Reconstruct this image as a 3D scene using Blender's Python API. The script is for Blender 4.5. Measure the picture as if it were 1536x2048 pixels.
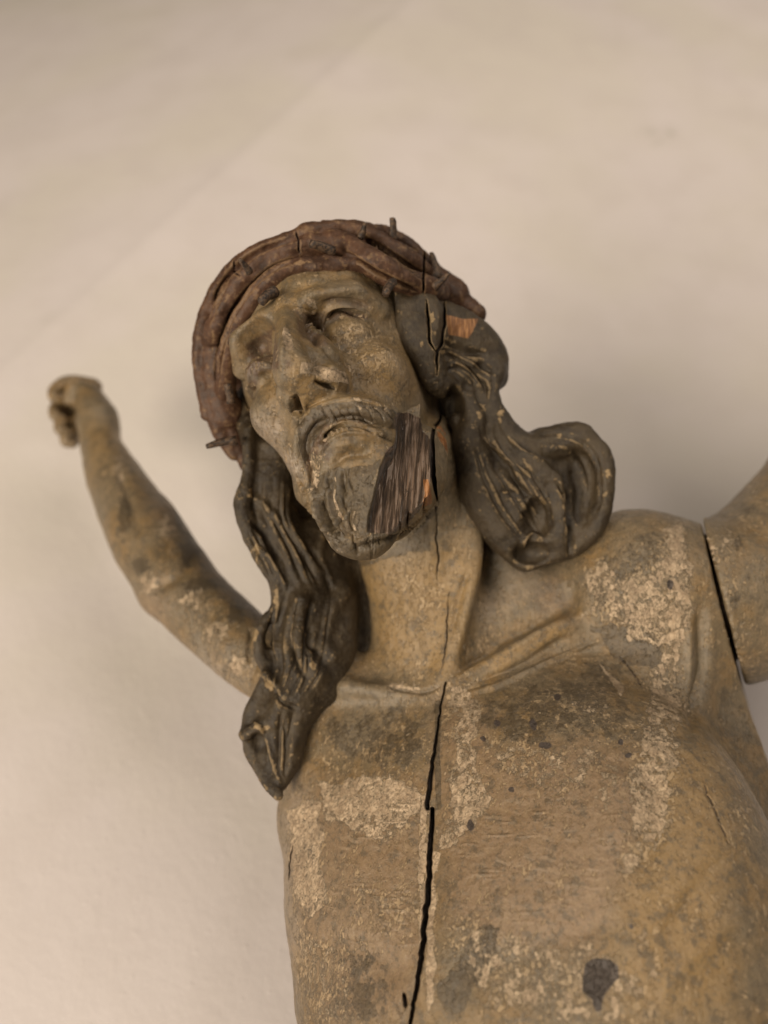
import bpy, math, random, time
import numpy as np
import openvdb as vdb
from mathutils import Matrix, Vector
T0 = time.time()
random.seed(3); RNG = np.random.default_rng(5)
scene = bpy.context.scene
for o in list(bpy.data.objects): bpy.data.objects.remove(o)

# ------------------------------------------------------------------ camera, light, exposure
# Design frame: 1 unit = 0.3 mm, camera frame axes (x right, y up, z towards the lens); a reference
# plane D0 units away has one unit per photo pixel.
D0 = 1800.0
U = 0.0003
PITCH = math.radians(36)
CAM_LOC = Vector((0, 0, 1.25))
cam_rot = Matrix.Rotation(math.radians(90) + PITCH, 4, 'X')
CAM = Matrix.Translation(CAM_LOC) @ cam_rot
M_W = np.array(CAM @ Matrix.Scale(U, 4))          # design frame -> world
def W(P):
    P = np.asarray(P, float)
    return P @ M_W[:3, :3].T + M_W[:3, 3]
cd = bpy.data.cameras.new('camera'); cam = bpy.data.objects.new('camera', cd)
scene.collection.objects.link(cam); cam.matrix_world = CAM
cd.sensor_fit = 'HORIZONTAL'; cd.sensor_width = 36; cd.lens = 36 * D0 / 1536
cd.clip_start = 0.02; cd.clip_end = 50
cd.dof.use_dof = True; cd.dof.focus_distance = 1600 * U; cd.dof.aperture_fstop = 4.5
scene.camera = cam

world = bpy.data.worlds.new('World'); scene.world = world; world.use_nodes = True
bg = world.node_tree.nodes['Background']
bg.inputs[0].default_value = (1.0, 0.86, 0.70, 1); bg.inputs[1].default_value = 0.06
def area(name, loc, target, size, energy, col):
    l = bpy.data.lights.new(name, 'AREA'); l.shape = 'DISK'; l.size = size; l.energy = energy; l.color = col
    o = bpy.data.objects.new(name, l); scene.collection.objects.link(o)
    o.location = loc; o.rotation_euler = (Vector(target) - Vector(loc)).to_track_quat('-Z', 'Y').to_euler()
    return o
tgt = Vector(W((100, -100, -1800)))
area('key_lamp', W((-9200, -2800, 11500)), tgt, 3.0, 318.0, (1.0, 0.87, 0.70))
area('upper_lamp', W((2600, 5200, 1800)), W((0, 1500, -3500)), 1.6, 25.0, (1.0, 0.88, 0.74))
scene.view_settings.view_transform = 'Standard'; scene.view_settings.look = 'None'
scene.view_settings.exposure = 0.0; scene.view_settings.gamma = 1.0
scene.render.engine = 'CYCLES'; scene.cycles.max_bounces = 6

# ------------------------------------------------------------------ maths helpers
def V(px, py, w=0.0):
    d = D0 + w
    return np.array([(px - 768) * d / D0, (1024 - py) * d / D0, -d])
def PATH(pts): return np.array([V(*p) for p in pts])
def uvw(P):
    d = -P[:, 2]
    return np.stack([768 + P[:, 0] / d * D0, 1024 - P[:, 1] / d * D0], 1), d - D0
_tab = RNG.random((64, 64, 64)).astype(np.float32)
def vnoise(P):
    P = np.asarray(P, np.float32); i = np.floor(P).astype(np.int32); f = P - i; f = f * f * (3 - 2 * f)
    i0 = i & 63; i1 = (i + 1) & 63
    def g(a, b, c): return _tab[a[:, 0], b[:, 1], c[:, 2]]
    fx, fy, fz = f.T
    a = g(i0, i0, i0) * (1 - fx) + g(i1, i0, i0) * fx; b = g(i0, i1, i0) * (1 - fx) + g(i1, i1, i0) * fx
    c = g(i0, i0, i1) * (1 - fx) + g(i1, i0, i1) * fx; d = g(i0, i1, i1) * (1 - fx) + g(i1, i1, i1) * fx
    return (a * (1 - fy) + b * fy) * (1 - fz) + (c * (1 - fy) + d * fy) * fz - 0.5
def fbm(P, scale, octs=3):
    P = np.asarray(P) / scale; s = 0; a = 1.0
    for k in range(octs): s = s + a * vnoise(P * (2.03 ** k) + 17.3 * k); a *= 0.5
    return s
def smooth(pts, n=6):                      # Catmull-Rom through control points (any dimension)
    p = np.asarray(pts, float); q = np.vstack([2 * p[0] - p[1], p, 2 * p[-1] - p[-2]]); out = []
    for i in range(1, len(q) - 2):
        for t in np.arange(n) / n:
            out.append(.5 * (2 * q[i] + (q[i + 1] - q[i - 1]) * t + (2 * q[i - 1] - 5 * q[i] + 4 * q[i + 1] - q[i + 2]) * t * t
                             + (3 * q[i] - q[i - 1] - 3 * q[i + 1] + q[i + 2]) * t ** 3))
    out.append(p[-1]); return np.array(out)

def axis(segs):                            # segs: (start, step) ... (end, None)
    out = []
    for (a, s), (b, _) in zip(segs[:-1], segs[1:]): out.append(np.arange(a, b, s))
    return np.concatenate(out).astype(np.float32)
class Field:
    """signed distance field on a grid, carved and built up like clay"""
    def __init__(s, xs, ys, zs):
        s.ax = [xs, ys, zs]; s.F = np.full((len(xs), len(ys), len(zs)), 200, np.float32)
    def win(s, lo, hi, m):
        sl = []; g = []
        for a, l, h in zip(s.ax, lo, hi):
            i, j = np.searchsorted(a, l - m), np.searchsorted(a, h + m); sl.append(slice(i, j)); g.append(a[i:j])
        if min(len(x) for x in g) == 0: return None, None
        return tuple(sl), (g[0][:, None, None], g[1][None, :, None], g[2][None, None, :])
    def put(s, sl, d, k, op):
        f = s.F[sl]
        if op == '-': f = -f
        if k > 0:
            h = np.clip(k - np.abs(f - d), 0, None); r = np.minimum(f, d) - h * h / (4 * k)
        else: r = np.minimum(f, d)
        s.F[sl] = -r if op == '-' else r
    def ell(s, c, r, k=10, R=None, op='+'):
        c = np.asarray(c, float); r = np.asarray(r, float); m = max(r) + k + 12
        sl, g = s.win(c, c, m)
        if sl is None: return
        X, Y, Z = g[0] - np.float32(c[0]), g[1] - np.float32(c[1]), g[2] - np.float32(c[2])
        if R is None: R = np.eye(3)
        k0 = 0; k1 = 0
        for i in range(3):
            q = R[0, i] * X + R[1, i] * Y + R[2, i] * Z; q = (q / r[i]).astype(np.float32)
            k0 = k0 + q * q; k1 = k1 + (q / r[i]) ** 2
        k0 = np.sqrt(k0); k1 = np.sqrt(k1) + 1e-9
        s.put(sl, (k0 * (k0 - 1) / k1).astype(np.float32), k, op)
    def cap(s, pts, rad, k=8, op='+', flat=None):
        """chain of round cones; joined into one distance before blending. flat=(axis, factor) squashes it"""
        pts = np.asarray(pts, float); n = len(pts)
        rad = np.interp(np.linspace(0, 1, n), np.linspace(0, 1, len(np.atleast_1d(rad))), np.atleast_1d(rad))
        m = max(rad) + k + 10
        if flat is not None: m = m * 1.2
        sl, g = s.win(pts.min(0), pts.max(0), m)
        if sl is None: return
        D = None
        for a, b, ra, rb in zip(pts[:-1], pts[1:], rad[:-1], rad[1:]):
            sub, gg = s.win(np.minimum(a, b), np.maximum(a, b), m)
            if sub is None: continue
            if D is None: D = np.full([x.stop - x.start for x in sl], 999, np.float32)
            ab = b - a; L = ab @ ab + 1e-9
            X, Y, Z = gg[0] - np.float32(a[0]), gg[1] - np.float32(a[1]), gg[2] - np.float32(a[2])
            t = np.clip((X * ab[0] + Y * ab[1] + Z * ab[2]) / L, 0, 1).astype(np.float32)
            dx, dy, dz = X - t * ab[0], Y - t * ab[1], Z - t * ab[2]
            q = dx * dx + dy * dy + dz * dz
            if flat is not None:
                n_, fa = flat; n_ = np.asarray(n_, float); n_ = n_ / np.linalg.norm(n_)
                dn = dx * n_[0] + dy * n_[1] + dz * n_[2]
                q = q + dn * dn * (fa * fa - 1)
            d = np.sqrt(q) - (ra + (rb - ra) * t)
            loc = tuple(slice(x.start - y.start, x.stop - y.start) for x, y in zip(sub, sl))
            D[loc] = np.minimum(D[loc], d)
        if D is not None: s.put(sl, D, k, op)
    def mesh(s):
        g = vdb.FloatGrid(200.0); g.copyFromArray(np.ascontiguousarray(s.F))
        p, q = g.convertToQuads(0.0)
        P = np.stack([np.interp(p[:, i], np.arange(len(a)), a) for i, a in enumerate(s.ax)], 1)
        return P, q
def islands_keep(P, q):
    return P, q

# ------------------------------------------------------------------ mesh object helpers
def new_mesh(name, P, Q):
    me = bpy.data.meshes.new(name); nq = len(Q); k = Q.shape[1]
    me.vertices.add(len(P)); me.vertices.foreach_set('co', np.asarray(P, np.float32).ravel())
    me.loops.add(nq * k); me.loops.foreach_set('vertex_index', np.asarray(Q, np.int32).ravel())
    me.polygons.add(nq); me.polygons.foreach_set('loop_start', np.arange(nq, dtype=np.int32) * k)
    me.update(calc_edges=True); me.validate(); return me
def co_of(me):
    a = np.empty(len(me.vertices) * 3, np.float32); me.vertices.foreach_get('co', a); return a.reshape(-1, 3).astype(np.float64)
def no_of(me):
    a = np.empty(len(me.vertices) * 3, np.float32); me.vertices.foreach_get('normal', a); return a.reshape(-1, 3).astype(np.float64)
def subdivide(me, level=1):
    o = bpy.data.objects.new('tmp', me); scene.collection.objects.link(o)
    m = o.modifiers.new('s', 'SUBSURF'); m.levels = level; m.render_levels = level
    dg = bpy.context.evaluated_depsgraph_get(); r = bpy.data.meshes.new_from_object(o.evaluated_get(dg))
    bpy.data.objects.remove(o); return r
def seg_dist(uv, pts):
    """distance to a 2-D polyline and the arc parameter 0..1 of the nearest point, and signed side"""
    best = np.full(len(uv), 1e9); par = np.zeros(len(uv)); sgn = np.zeros(len(uv))
    L = np.r_[0, np.cumsum(np.linalg.norm(np.diff(pts, axis=0), axis=1))]; L = L / max(L[-1], 1e-9)
    for i in range(len(pts) - 1):
        a, b = pts[i], pts[i + 1]; ab = b - a; l2 = ab @ ab + 1e-9
        r = uv - a; t = np.clip((r @ ab) / l2, 0, 1); d = np.linalg.norm(r - t[:, None] * ab, axis=1)
        m = d < best; best[m] = d[m]; par[m] = (L[i] + (L[i + 1] - L[i]) * t)[m]
        sgn[m] = np.sign(ab[0] * r[:, 1] - ab[1] * r[:, 0])[m]
    return best, par, sgn
def in_poly(uv, poly):
    x, y = uv[:, 0], uv[:, 1]; ins = np.zeros(len(uv), bool); n = len(poly)
    for i in range(n):
        x0, y0 = poly[i]; x1, y1 = poly[(i + 1) % n]
        if y0 == y1: continue
        c = ((y0 > y) != (y1 > y)) & (x < (x1 - x0) * (y - y0) / (y1 - y0) + x0); ins ^= c
    return ins
class Sculpt:
    """chisel work on the vertices of a mesh. Stroke paths run over the front of the carving; depth comes from the surface"""
    def __init__(s, me, occ=26):
        s.me = me; s.P = co_of(me); s.N = no_of(me); s.uv, s.w = uvw(s.P)
        view = -s.P / np.linalg.norm(s.P, axis=1)[:, None]
        s.front = np.clip((s.N * view).sum(1) * 3 + .45, 0, 1)
        b = np.floor(s.uv / 6).astype(int); b = np.clip(b + 20, 0, 399); key = b[:, 0] * 400 + b[:, 1]
        z = np.full(160000, 1e9); m = s.front > .2; np.minimum.at(z, key[m], s.w[m]); z = z.reshape(400, 400)
        zz = z.copy()
        s.vis = s.front * np.clip((zz[b[:, 0], b[:, 1]] + occ * 1.6 - s.w) / (occ * .6), 0, 1)
        s.disp = np.zeros(len(s.P)); s.vd = np.zeros(len(s.P)); s.paint = {}
    def near(s, pts, r):
        lo, hi = pts.min(0) - r, pts.max(0) + r
        return np.where((s.uv[:, 0] > lo[0]) & (s.uv[:, 0] < hi[0]) & (s.uv[:, 1] > lo[1]) & (s.uv[:, 1] < hi[1]) & (s.vis > 0))[0]
    def prof(s, d, par, r, ends):
        a = np.exp(-(d / r) ** 2 * 2.2)
        if ends: a = a * np.clip(np.minimum(par, 1 - par) * ends, 0, 1)
        return a
    def stroke(s, pts, r, amp, ends=5, n=6, side=0, wr=None):
        pts = smooth(np.array(pts, float)[:, :2], n); i = s.near(pts, r * 2)
        if wr is not None: i = i[(s.w[i] > wr[0]) & (s.w[i] < wr[1])]
        if len(i) == 0: return
        d, par, sg = seg_dist(s.uv[i], pts)
        a = s.prof(d, par, r, ends)
        if side: a = a * np.clip(.5 + side * sg * d / r * 2.5, 0, 1)
        s.disp[i] += a * amp * s.vis[i]
    def blob(s, c, r, amp, rot=0):
        c = np.array(c, float); r = np.array(r, float) if np.ndim(r) else np.array([r, r]); R_ = max(r) * 2
        i = s.near(np.array([c]), R_); q = s.uv[i] - c; ca, sa = math.cos(rot), math.sin(rot)
        q = np.stack([q[:, 0] * ca + q[:, 1] * sa, -q[:, 0] * sa + q[:, 1] * ca], 1) / r
        s.disp[i] += amp * np.exp(-(q ** 2).sum(1) * 1.6) * s.vis[i]
    def cut(s, pts, hw, depth, n=1, jag=0, taper=6, bare=1):
        """a narrow split: straight back from the surface with steep sides"""
        pts = np.array(pts, float); c = []
        for a, b in zip(pts[:-1], pts[1:]):
            m = max(1, int(np.hypot(*(b - a)) / 9))
            for t in np.arange(m) / m: c.append(a + (b - a) * t)
        c.append(pts[-1]); c = np.array(c); 
        if jag: c[1:-1, 0] += RNG.normal(0, jag, len(c) - 2)
        i = s.near(c, np.max(hw) * 3 + 6); d, par, sg = seg_dist(s.uv[i], c)
        if np.ndim(hw): h = np.interp(par, np.linspace(0, 1, len(hw)), hw)
        else: h = hw * np.clip(np.minimum(par, 1 - par) * taper, 0.15, 1) if taper else hw
        a = np.clip((h - d) / 1.6 + .5, 0, 1) * s.vis[i]
        s.vd[i] = np.maximum(s.vd[i], a * depth); s.mask('crack', i, a * bare)
    def mask(s, name, i, a):
        m = s.paint.setdefault(name, np.zeros(len(s.P))); m[i] = np.maximum(m[i], a)
    def pline(s, name, pts, r, a=1, n=5):
        pts = smooth(np.array(pts, float), n); i = s.near(pts, r * 2); d, par, _ = seg_dist(s.uv[i], pts)
        s.mask(name, i, a * np.exp(-(d / r) ** 2 * 1.5) * (s.vis[i] > .3))
    def ppoly(s, name, poly, soft=8, a=1, vis=.2, warp=None):
        poly = np.array(poly, float); w_ = min(34, soft * 1.1) if warp is None else warp; i = s.near(poly, soft * 2 + w_)
        q = np.c_[s.uv[i], np.full(len(i), len(name) * 31.)]
        p = s.uv[i] + w_ * np.stack([fbm(q, 42, 4), fbm(q + 500, 42, 4)], 1)
        d, _, _ = seg_dist(p, np.vstack([poly, poly[:1]])); ins = in_poly(p, poly); sd = np.where(ins, d, -d)
        s.mask(name, i, a * np.clip(sd / soft + .5, 0, 1) * (s.vis[i] > vis))
    def pblob(s, name, c, r, a=1):
        c = np.array(c, float); r = np.array(r, float) if np.ndim(r) else np.array([r, r])
        i = s.near(np.array([c]), max(r) * 2.2); z = np.c_[s.uv[i], np.full(len(i), 7.)]; q = (s.uv[i] + min(12, r.min() * .5) * np.stack([fbm(z, 14, 3), fbm(z + 90, 14, 3)], 1) - c) / r
        s.mask(name, i, a * np.exp(-(q ** 2).sum(1) * 1.2) * (s.vis[i] > .2))
    def flatten(s, poly, corners, soft=6):
        """plane off to the plane through three (px,py,w) points"""
        a, b, c = [V(*q) for q in corners]; n = np.cross(b - a, c - a); n /= np.linalg.norm(n)
        if n[2] < 0: n = -n
        poly = np.array(poly, float); i = s.near(poly, soft); p = s.uv[i]
        d, _, _ = seg_dist(p, np.vstack([poly, poly[:1]])); sd = np.where(in_poly(p, poly), d, -d)
        k = np.clip(sd / soft + .5, 0, 1) * (s.vis[i] > .1)
        h = (s.P[i] - a) @ n
        s.P[i] -= (h * k)[:, None] * n
    def apply(s):
        s.P += s.N * s.disp[:, None]
        view = s.P / np.linalg.norm(s.P, axis=1)[:, None]
        s.P += view * s.vd[:, None]
        s.disp[:] = 0; s.vd[:] = 0; s.me.vertices.foreach_set('co', s.P.astype(np.float32).ravel()); s.me.update()
        s.N = no_of(s.me); s.uv, s.w = uvw(s.P)
    def noise(s, scale, amp, octs=3, aniso=(1, 1, 1)):
        s.disp += amp * fbm(s.P * np.array(aniso), scale, octs)
    def finish(s, masks):
        s.apply()
        for name in masks:
            a = s.me.attributes.new(name, 'FLOAT', 'POINT')
            a.data.foreach_set('value', s.paint.get(name, np.zeros(len(s.P))).astype(np.float32))
def link(name, me, mat, parent=None, origin=None):
    """design-frame mesh -> world object whose origin sits at its own centre"""
    P = W(co_of(me)); o0 = np.array(origin) if origin is not None else (P.min(0) + P.max(0)) / 2
    me.vertices.foreach_set('co', (P - o0).astype(np.float32).ravel())
    a = me.attributes.new('rest', 'FLOAT_VECTOR', 'POINT'); a.data.foreach_set('vector', (P * 100).astype(np.float32).ravel())
    me.polygons.foreach_set('use_smooth', np.ones(len(me.polygons), bool)); me.update(); me.name = name
    me.materials.append(mat)
    o = bpy.data.objects.new(name, me); scene.collection.objects.link(o); o.location = o0
    if parent is not None:
        o.parent = parent; bpy.context.view_layer.update()
        o.matrix_parent_inverse = parent.matrix_world.inverted() if parent.type == 'EMPTY' else Matrix.Translation(-parent.location)
    return o
exec_stage = True


def lin(c): c = c / 255.; return c / 12.92 if c <= .04045 else ((c + .055) / 1.055) ** 2.4
LC = (0.80, 0.70, 0.56)
def A(r, g, b, k=1.0):                      # seen colour -> surface colour under the warm lamps
    return tuple(min(.9, lin(v) / l * k) for v, l in zip((r, g, b), LC)) + (1,)
class Nodes:
    def __init__(s, name):
        s.m = bpy.data.materials.new(name); s.m.use_nodes = True; s.t = s.m.node_tree; s.b = s.t.nodes['Principled BSDF']
        s.co = s.attr('rest', 'Vector')
    def n(s, typ, **kw):
        n = s.t.nodes.new(typ)
        for k, v in kw.items(): setattr(n, k, v)
        return n
    def put(s, sock, v):
        if isinstance(v, (int, float, tuple)): sock.default_value = v
        else: s.t.links.new(v, sock)
    def attr(s, name, out='Fac'): n = s.n('ShaderNodeAttribute', attribute_name=name); return n.outputs[out]
    def noise(s, scale, detail=4, rough=.55, vec=None, stretch=None, dist=0):
        v = vec or s.co
        if stretch: v = s.mapv(v, stretch)
        n = s.n('ShaderNodeTexNoise'); s.put(n.inputs['Vector'], v); n.inputs['Scale'].default_value = scale
        n.inputs['Detail'].default_value = detail; n.inputs['Roughness'].default_value = rough; n.inputs['Distortion'].default_value = dist
        return n.outputs['Fac']
    def mapv(s, v, sc, rot=(0, 0, 0)):
        n = s.n('ShaderNodeMapping'); s.put(n.inputs['Vector'], v); n.inputs['Scale'].default_value = sc; n.inputs['Rotation'].default_value = rot
        return n.outputs[0]
    def vor(s, scale, feat='F1', vec=None):
        n = s.n('ShaderNodeTexVoronoi', feature=feat); s.put(n.inputs['Vector'], vec or s.co); n.inputs['Scale'].default_value = scale; return n.outputs['Distance']
    def math(s, op, a, b=0.0, c=None, clamp=False):
        n = s.n('ShaderNodeMath', operation=op, use_clamp=clamp); s.put(n.inputs[0], a); s.put(n.inputs[1], b)
        if c is not None: s.put(n.inputs[2], c)
        return n.outputs[0]
    def step(s, v, lo, hi, a=0., b=1.):
        n = s.n('ShaderNodeMapRange', interpolation_type='SMOOTHSTEP'); s.put(n.inputs['Value'], v)
        n.inputs['From Min'].default_value = lo; n.inputs['From Max'].default_value = hi; n.inputs['To Min'].default_value = a; n.inputs['To Max'].default_value = b
        return n.outputs['Result']
    def mix(s, f, a, b):
        n = s.n('ShaderNodeMix', data_type='RGBA'); s.put(n.inputs[0], f); s.put(n.inputs[6], a); s.put(n.inputs[7], b); return n.outputs[2]
    def bump(s, h, strength, dist, nrm=None):
        n = s.n('ShaderNodeBump'); s.put(n.inputs['Height'], h); n.inputs['Strength'].default_value = strength; n.inputs['Distance'].default_value = dist
        if nrm is not None: s.put(n.inputs['Normal'], nrm)
        return n.outputs[0]
    def done(s, col, rough, nrm, spec=.4):
        s.put(s.b.inputs['Base Color'], col); s.put(s.b.inputs['Roughness'], rough); s.put(s.b.inputs['Normal'], nrm)
        s.b.inputs['Specular IOR Level'].default_value = spec; return s.m
def patch_edge(N, mask, nz, lo=.5, w=.03):
    """ragged flakes: painted probability plus noise, cut off sharply"""
    v = N.math('ADD', mask, N.math('MULTIPLY', N.math('SUBTRACT', nz, .5), 2.1)); return N.step(v, lo - w, lo + w), v
def make_skin():
    N = Nodes('worn_painted_wood')
    big = N.noise(.22, 3); mid = N.noise(.9, 5, .6); fine = N.noise(4.5, 6, .65); tiny = N.noise(16, 4, .7); dust = N.noise(45, 3, .7)
    rag = N.noise(2.9, 9, .72, stretch=(1.1, 1.1, .85)); up = N.mapv(N.co, (1, 1, 1), (-PITCH, 0, 0))
    streak = N.noise(2.2, 5, .6, stretch=(.22, 1.6, 1.6), dist=.3); N.wood_map = N.n('ShaderNodeMapping'); N.put(N.wood_map.inputs['Vector'], N.co); grain = N.noise(4.6, 5, .68, vec=N.wood_map.outputs[0], stretch=(1.2, 1.2, .05)); fib = N.noise(3.4, 5, .65, vec=up, stretch=(1.2, 1.2, .08))
    rag = N.math('ADD', N.math('MULTIPLY', rag, .42), N.math('ADD', N.math('MULTIPLY', N.noise(1.25, 9, .68), .42), N.math('MULTIPLY', N.noise(.5, 4, .6), .16)))
    mot = N.noise(1.5, 8, .74); mot2 = N.noise(5.5, 6, .75)
    col = N.mix(N.step(mid, .35, .66), A(110, 85, 50), A(92, 75, 49))
    col = N.mix(N.step(big, .42, .62), col, A(97, 81, 57))
    col = N.mix(N.math('MULTIPLY', N.attr('ochre'), N.step(mid, .3, .6, .4, .9)), col, A(130, 101, 59))
    col = N.mix(N.math('MULTIPLY', N.attr('tan'), N.step(fine, .3, .6, .6, 1.)), col, A(114, 90, 62))
    col = N.mix(N.math('MULTIPLY', N.attr('pale'), N.step(fine, .3, .65, .5, 1.)), col, A(140, 121, 98))
    col = N.mix(N.math('MULTIPLY', N.attr('dim'), N.step(mid, .25, .5, .6, 1.)), col, A(72, 52, 34))  # dark brown tint: painted shade in face hollows, plus a few brown spots
    col = N.mix(N.step(mot, .50, .60, 0, .75), col, A(74, 61, 42)); col = N.mix(N.step(mot, .47, .36, 0, .5), col, A(128, 104, 72))
    col = N.mix(N.step(mot2, .53, .66, 0, .45), col, A(76, 62, 44)); col = N.mix(N.step(mot2, .44, .33, 0, .4), col, A(146, 121, 86))
    fl = N.noise(2.6, 9, .74, vec=up, stretch=(1.5, 1.5, .8)); flk = N.step(N.math('ADD', N.math('ADD', fl, N.math('MULTIPLY', N.attr('chip'), .10)), N.math('MULTIPLY', N.math('SUBTRACT', N.noise(.35, 3), .5), .25)), .575, .60)
    col = N.mix(N.math('MULTIPLY', flk, .6), col, A(158, 130, 92))
    geo = N.n('ShaderNodeNewGeometry'); pt = geo.outputs['Pointiness']
    wear = N.math('MULTIPLY', N.math('MAXIMUM', N.math('SUBTRACT', pt, .505), 0.0), 5.0)
    g, gv = patch_edge(N, N.attr('grime'), rag, .55, .07)
    col = N.mix(N.math('MULTIPLY', g, .8), col, N.mix(N.step(fine, .4, .65), A(54, 43, 27), A(78, 63, 41)))
    wv = N.n('ShaderNodeTexWave', wave_type='BANDS', bands_direction='Z'); N.put(wv.inputs['Vector'], up); wv.inputs['Scale'].default_value = .78
    wv.inputs['Distortion'].default_value = 5.5; wv.inputs['Detail'].default_value = 4; wv.inputs['Detail Scale'].default_value = .9
    sm = N.math('MULTIPLY', N.attr('streak'), N.math('MULTIPLY', N.step(wv.outputs['Fac'], .62, .9), N.step(N.noise(.75, 6, .66), .44, .62))); col = N.mix(N.math('MULTIPLY', sm, .34), col, A(156, 130, 98))
    speck = N.step(N.noise(7, 6, .72), .65, .69); col = N.mix(N.math('MULTIPLY', speck, .5), col, A(152, 126, 86))
    c, cv = patch_edge(N, N.math('ADD', N.math('MULTIPLY', N.attr('chip'), .82), N.math('ADD', wear, .10)), N.math('ADD', N.math('MULTIPLY', rag, .8), N.math('MULTIPLY', mot2, .2)), .60, .02)
    chipcol = N.mix(N.step(fine, .35, .65), A(150, 123, 90), A(181, 153, 116)); chipcol = N.mix(N.step(N.noise(1.1, 5, .6), .42, .62, 0, .65), chipcol, A(124, 100, 72))
    chipcol = N.mix(N.step(mot2, .5, .64, 0, .55), chipcol, A(98, 79, 56)); col = N.mix(N.math('MULTIPLY', c, .85), col, chipcol)
    rim = N.math('MULTIPLY', N.step(cv, .56, .60), N.step(cv, .66, .61)); col = N.mix(N.math('MULTIPLY', rim, .5), col, A(184, 158, 120))
    halo = N.math('MULTIPLY', N.step(cv, .52, .58), N.step(cv, .60, .585)); col = N.mix(N.math('MULTIPLY', halo, .35), col, A(70, 58, 42))
    w = N.attr('wood'); wd = N.mix(N.step(grain, .40, .52), A(50, 37, 25), A(94, 73, 53)); 
    wf = N.step(N.math('ADD', w, N.math('MULTIPLY', N.math('SUBTRACT', fine, .5), .5)), .46, .54); col = N.mix(wf, col, wd)
    o = N.step(N.math('ADD', N.attr('fresh'), N.math('MULTIPLY', N.math('SUBTRACT', fine, .5), .8)), .45, .55); col = N.mix(o, col, N.mix(N.step(grain, .4, .6), A(112, 70, 38), A(150, 102, 58)))
    d = N.step(N.math('ADD', N.attr('dark'), N.math('MULTIPLY', N.math('SUBTRACT', fine, .5), .5)), .42, .54); col = N.mix(N.math('MULTIPLY', d, .92), col, A(50, 40, 33))
    holes = N.step(N.vor(1.5), .035, .055, 1, 0); col = N.mix(N.math('MULTIPLY', holes, .85), col, A(45, 36, 28))
    col = N.mix(N.step(dust, .5, .8, 0, .25), col, A(170, 152, 122))
    col = N.mix(N.attr('crack'), col, A(52, 40, 30))
    hs = N.n('ShaderNodeHueSaturation'); N.put(hs.inputs['Color'], col); hs.inputs['Saturation'].default_value = 1.07; hs.inputs['Value'].default_value = 1.14; hs.inputs['Hue'].default_value = .495; col = hs.outputs[0]
    h = N.math('ADD', N.math('ADD', N.math('MULTIPLY', c, -1.3), N.math('MULTIPLY', flk, -.6)), N.math('MULTIPLY', fine, .5)); h = N.math('ADD', h, N.math('MULTIPLY', tiny, .32)); h = N.math('ADD', h, N.math('MULTIPLY', fib, .5)); h = N.math('ADD', h, N.math('MULTIPLY', mot, .3)); h = N.math('ADD', h, N.math('MULTIPLY', sm, .1))
    h = N.math('MULTIPLY', h, N.math('SUBTRACT', 1.0, N.math('MULTIPLY', wf, .92)))
    h = N.math('ADD', h, N.math('MULTIPLY', N.math('MULTIPLY', N.step(grain, .36, .56), wf), 1.6)); h = N.math('ADD', h, N.math('MULTIPLY', holes, -.8)); h = N.math('ADD', h, N.math('MULTIPLY', g, .2))
    nrm = N.bump(h, 1.0, .00095)
    rough = N.math('ADD', N.step(fine, .3, .7, .30, .48), N.math('MULTIPLY', c, .15))
    N.wood_map.name = 'wood_map'; return N.done(col, rough, nrm, .7)
def make_hair():
    N = Nodes('dark_hair_paint')
    mid = N.noise(.8, 5, .6); fine = N.noise(4.0, 6, .65); tiny = N.noise(16, 4, .7); rag = N.noise(1.7, 8, .68)
    grain = N.noise(6, 5, .6, stretch=(1, .2, .25))
    col = N.mix(N.step(mid, .38, .62), A(44, 33, 20), A(62, 48, 30)); col = N.mix(N.step(fine, .45, .7, 0, .5), col, A(82, 67, 45))
    geo = N.n('ShaderNodeNewGeometry'); pt = geo.outputs['Pointiness']
    e = N.step(N.math('ADD', N.math('MULTIPLY', N.math('SUBTRACT', pt, .5), 12.0), N.math('MULTIPLY', N.math('SUBTRACT', rag, .5), 1.5)), .22, .34)
    c, cv = patch_edge(N, N.attr('chip'), rag, .66, .02); e = N.math('MAXIMUM', N.math('MULTIPLY', e, .62), c)
    col = N.mix(N.math('MULTIPLY', e, .8), col, N.mix(N.step(fine, .35, .65), A(122, 96, 60), A(158, 126, 84)))
    o = N.step(N.math('ADD', N.attr('fresh'), N.math('MULTIPLY', N.math('SUBTRACT', fine, .5), .5)), .45, .55); col = N.mix(o, col, N.mix(N.step(N.noise(7, 4, .6, stretch=(1.4, .1, .15)), .42, .6), A(104, 66, 36), A(146, 100, 58)))
    col = N.mix(N.attr('crack'), col, A(45, 34, 26))
    h = N.math('ADD', N.math('MULTIPLY', fine, .6), N.math('MULTIPLY', tiny, .3)); h = N.math('ADD', h, N.math('MULTIPLY', grain, .6)); h = N.math('ADD', h, N.math('MULTIPLY', e, -.35))
    return N.done(col, N.step(fine, .3, .7, .34, .54), N.bump(h, .9, .0009), .45)
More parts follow.
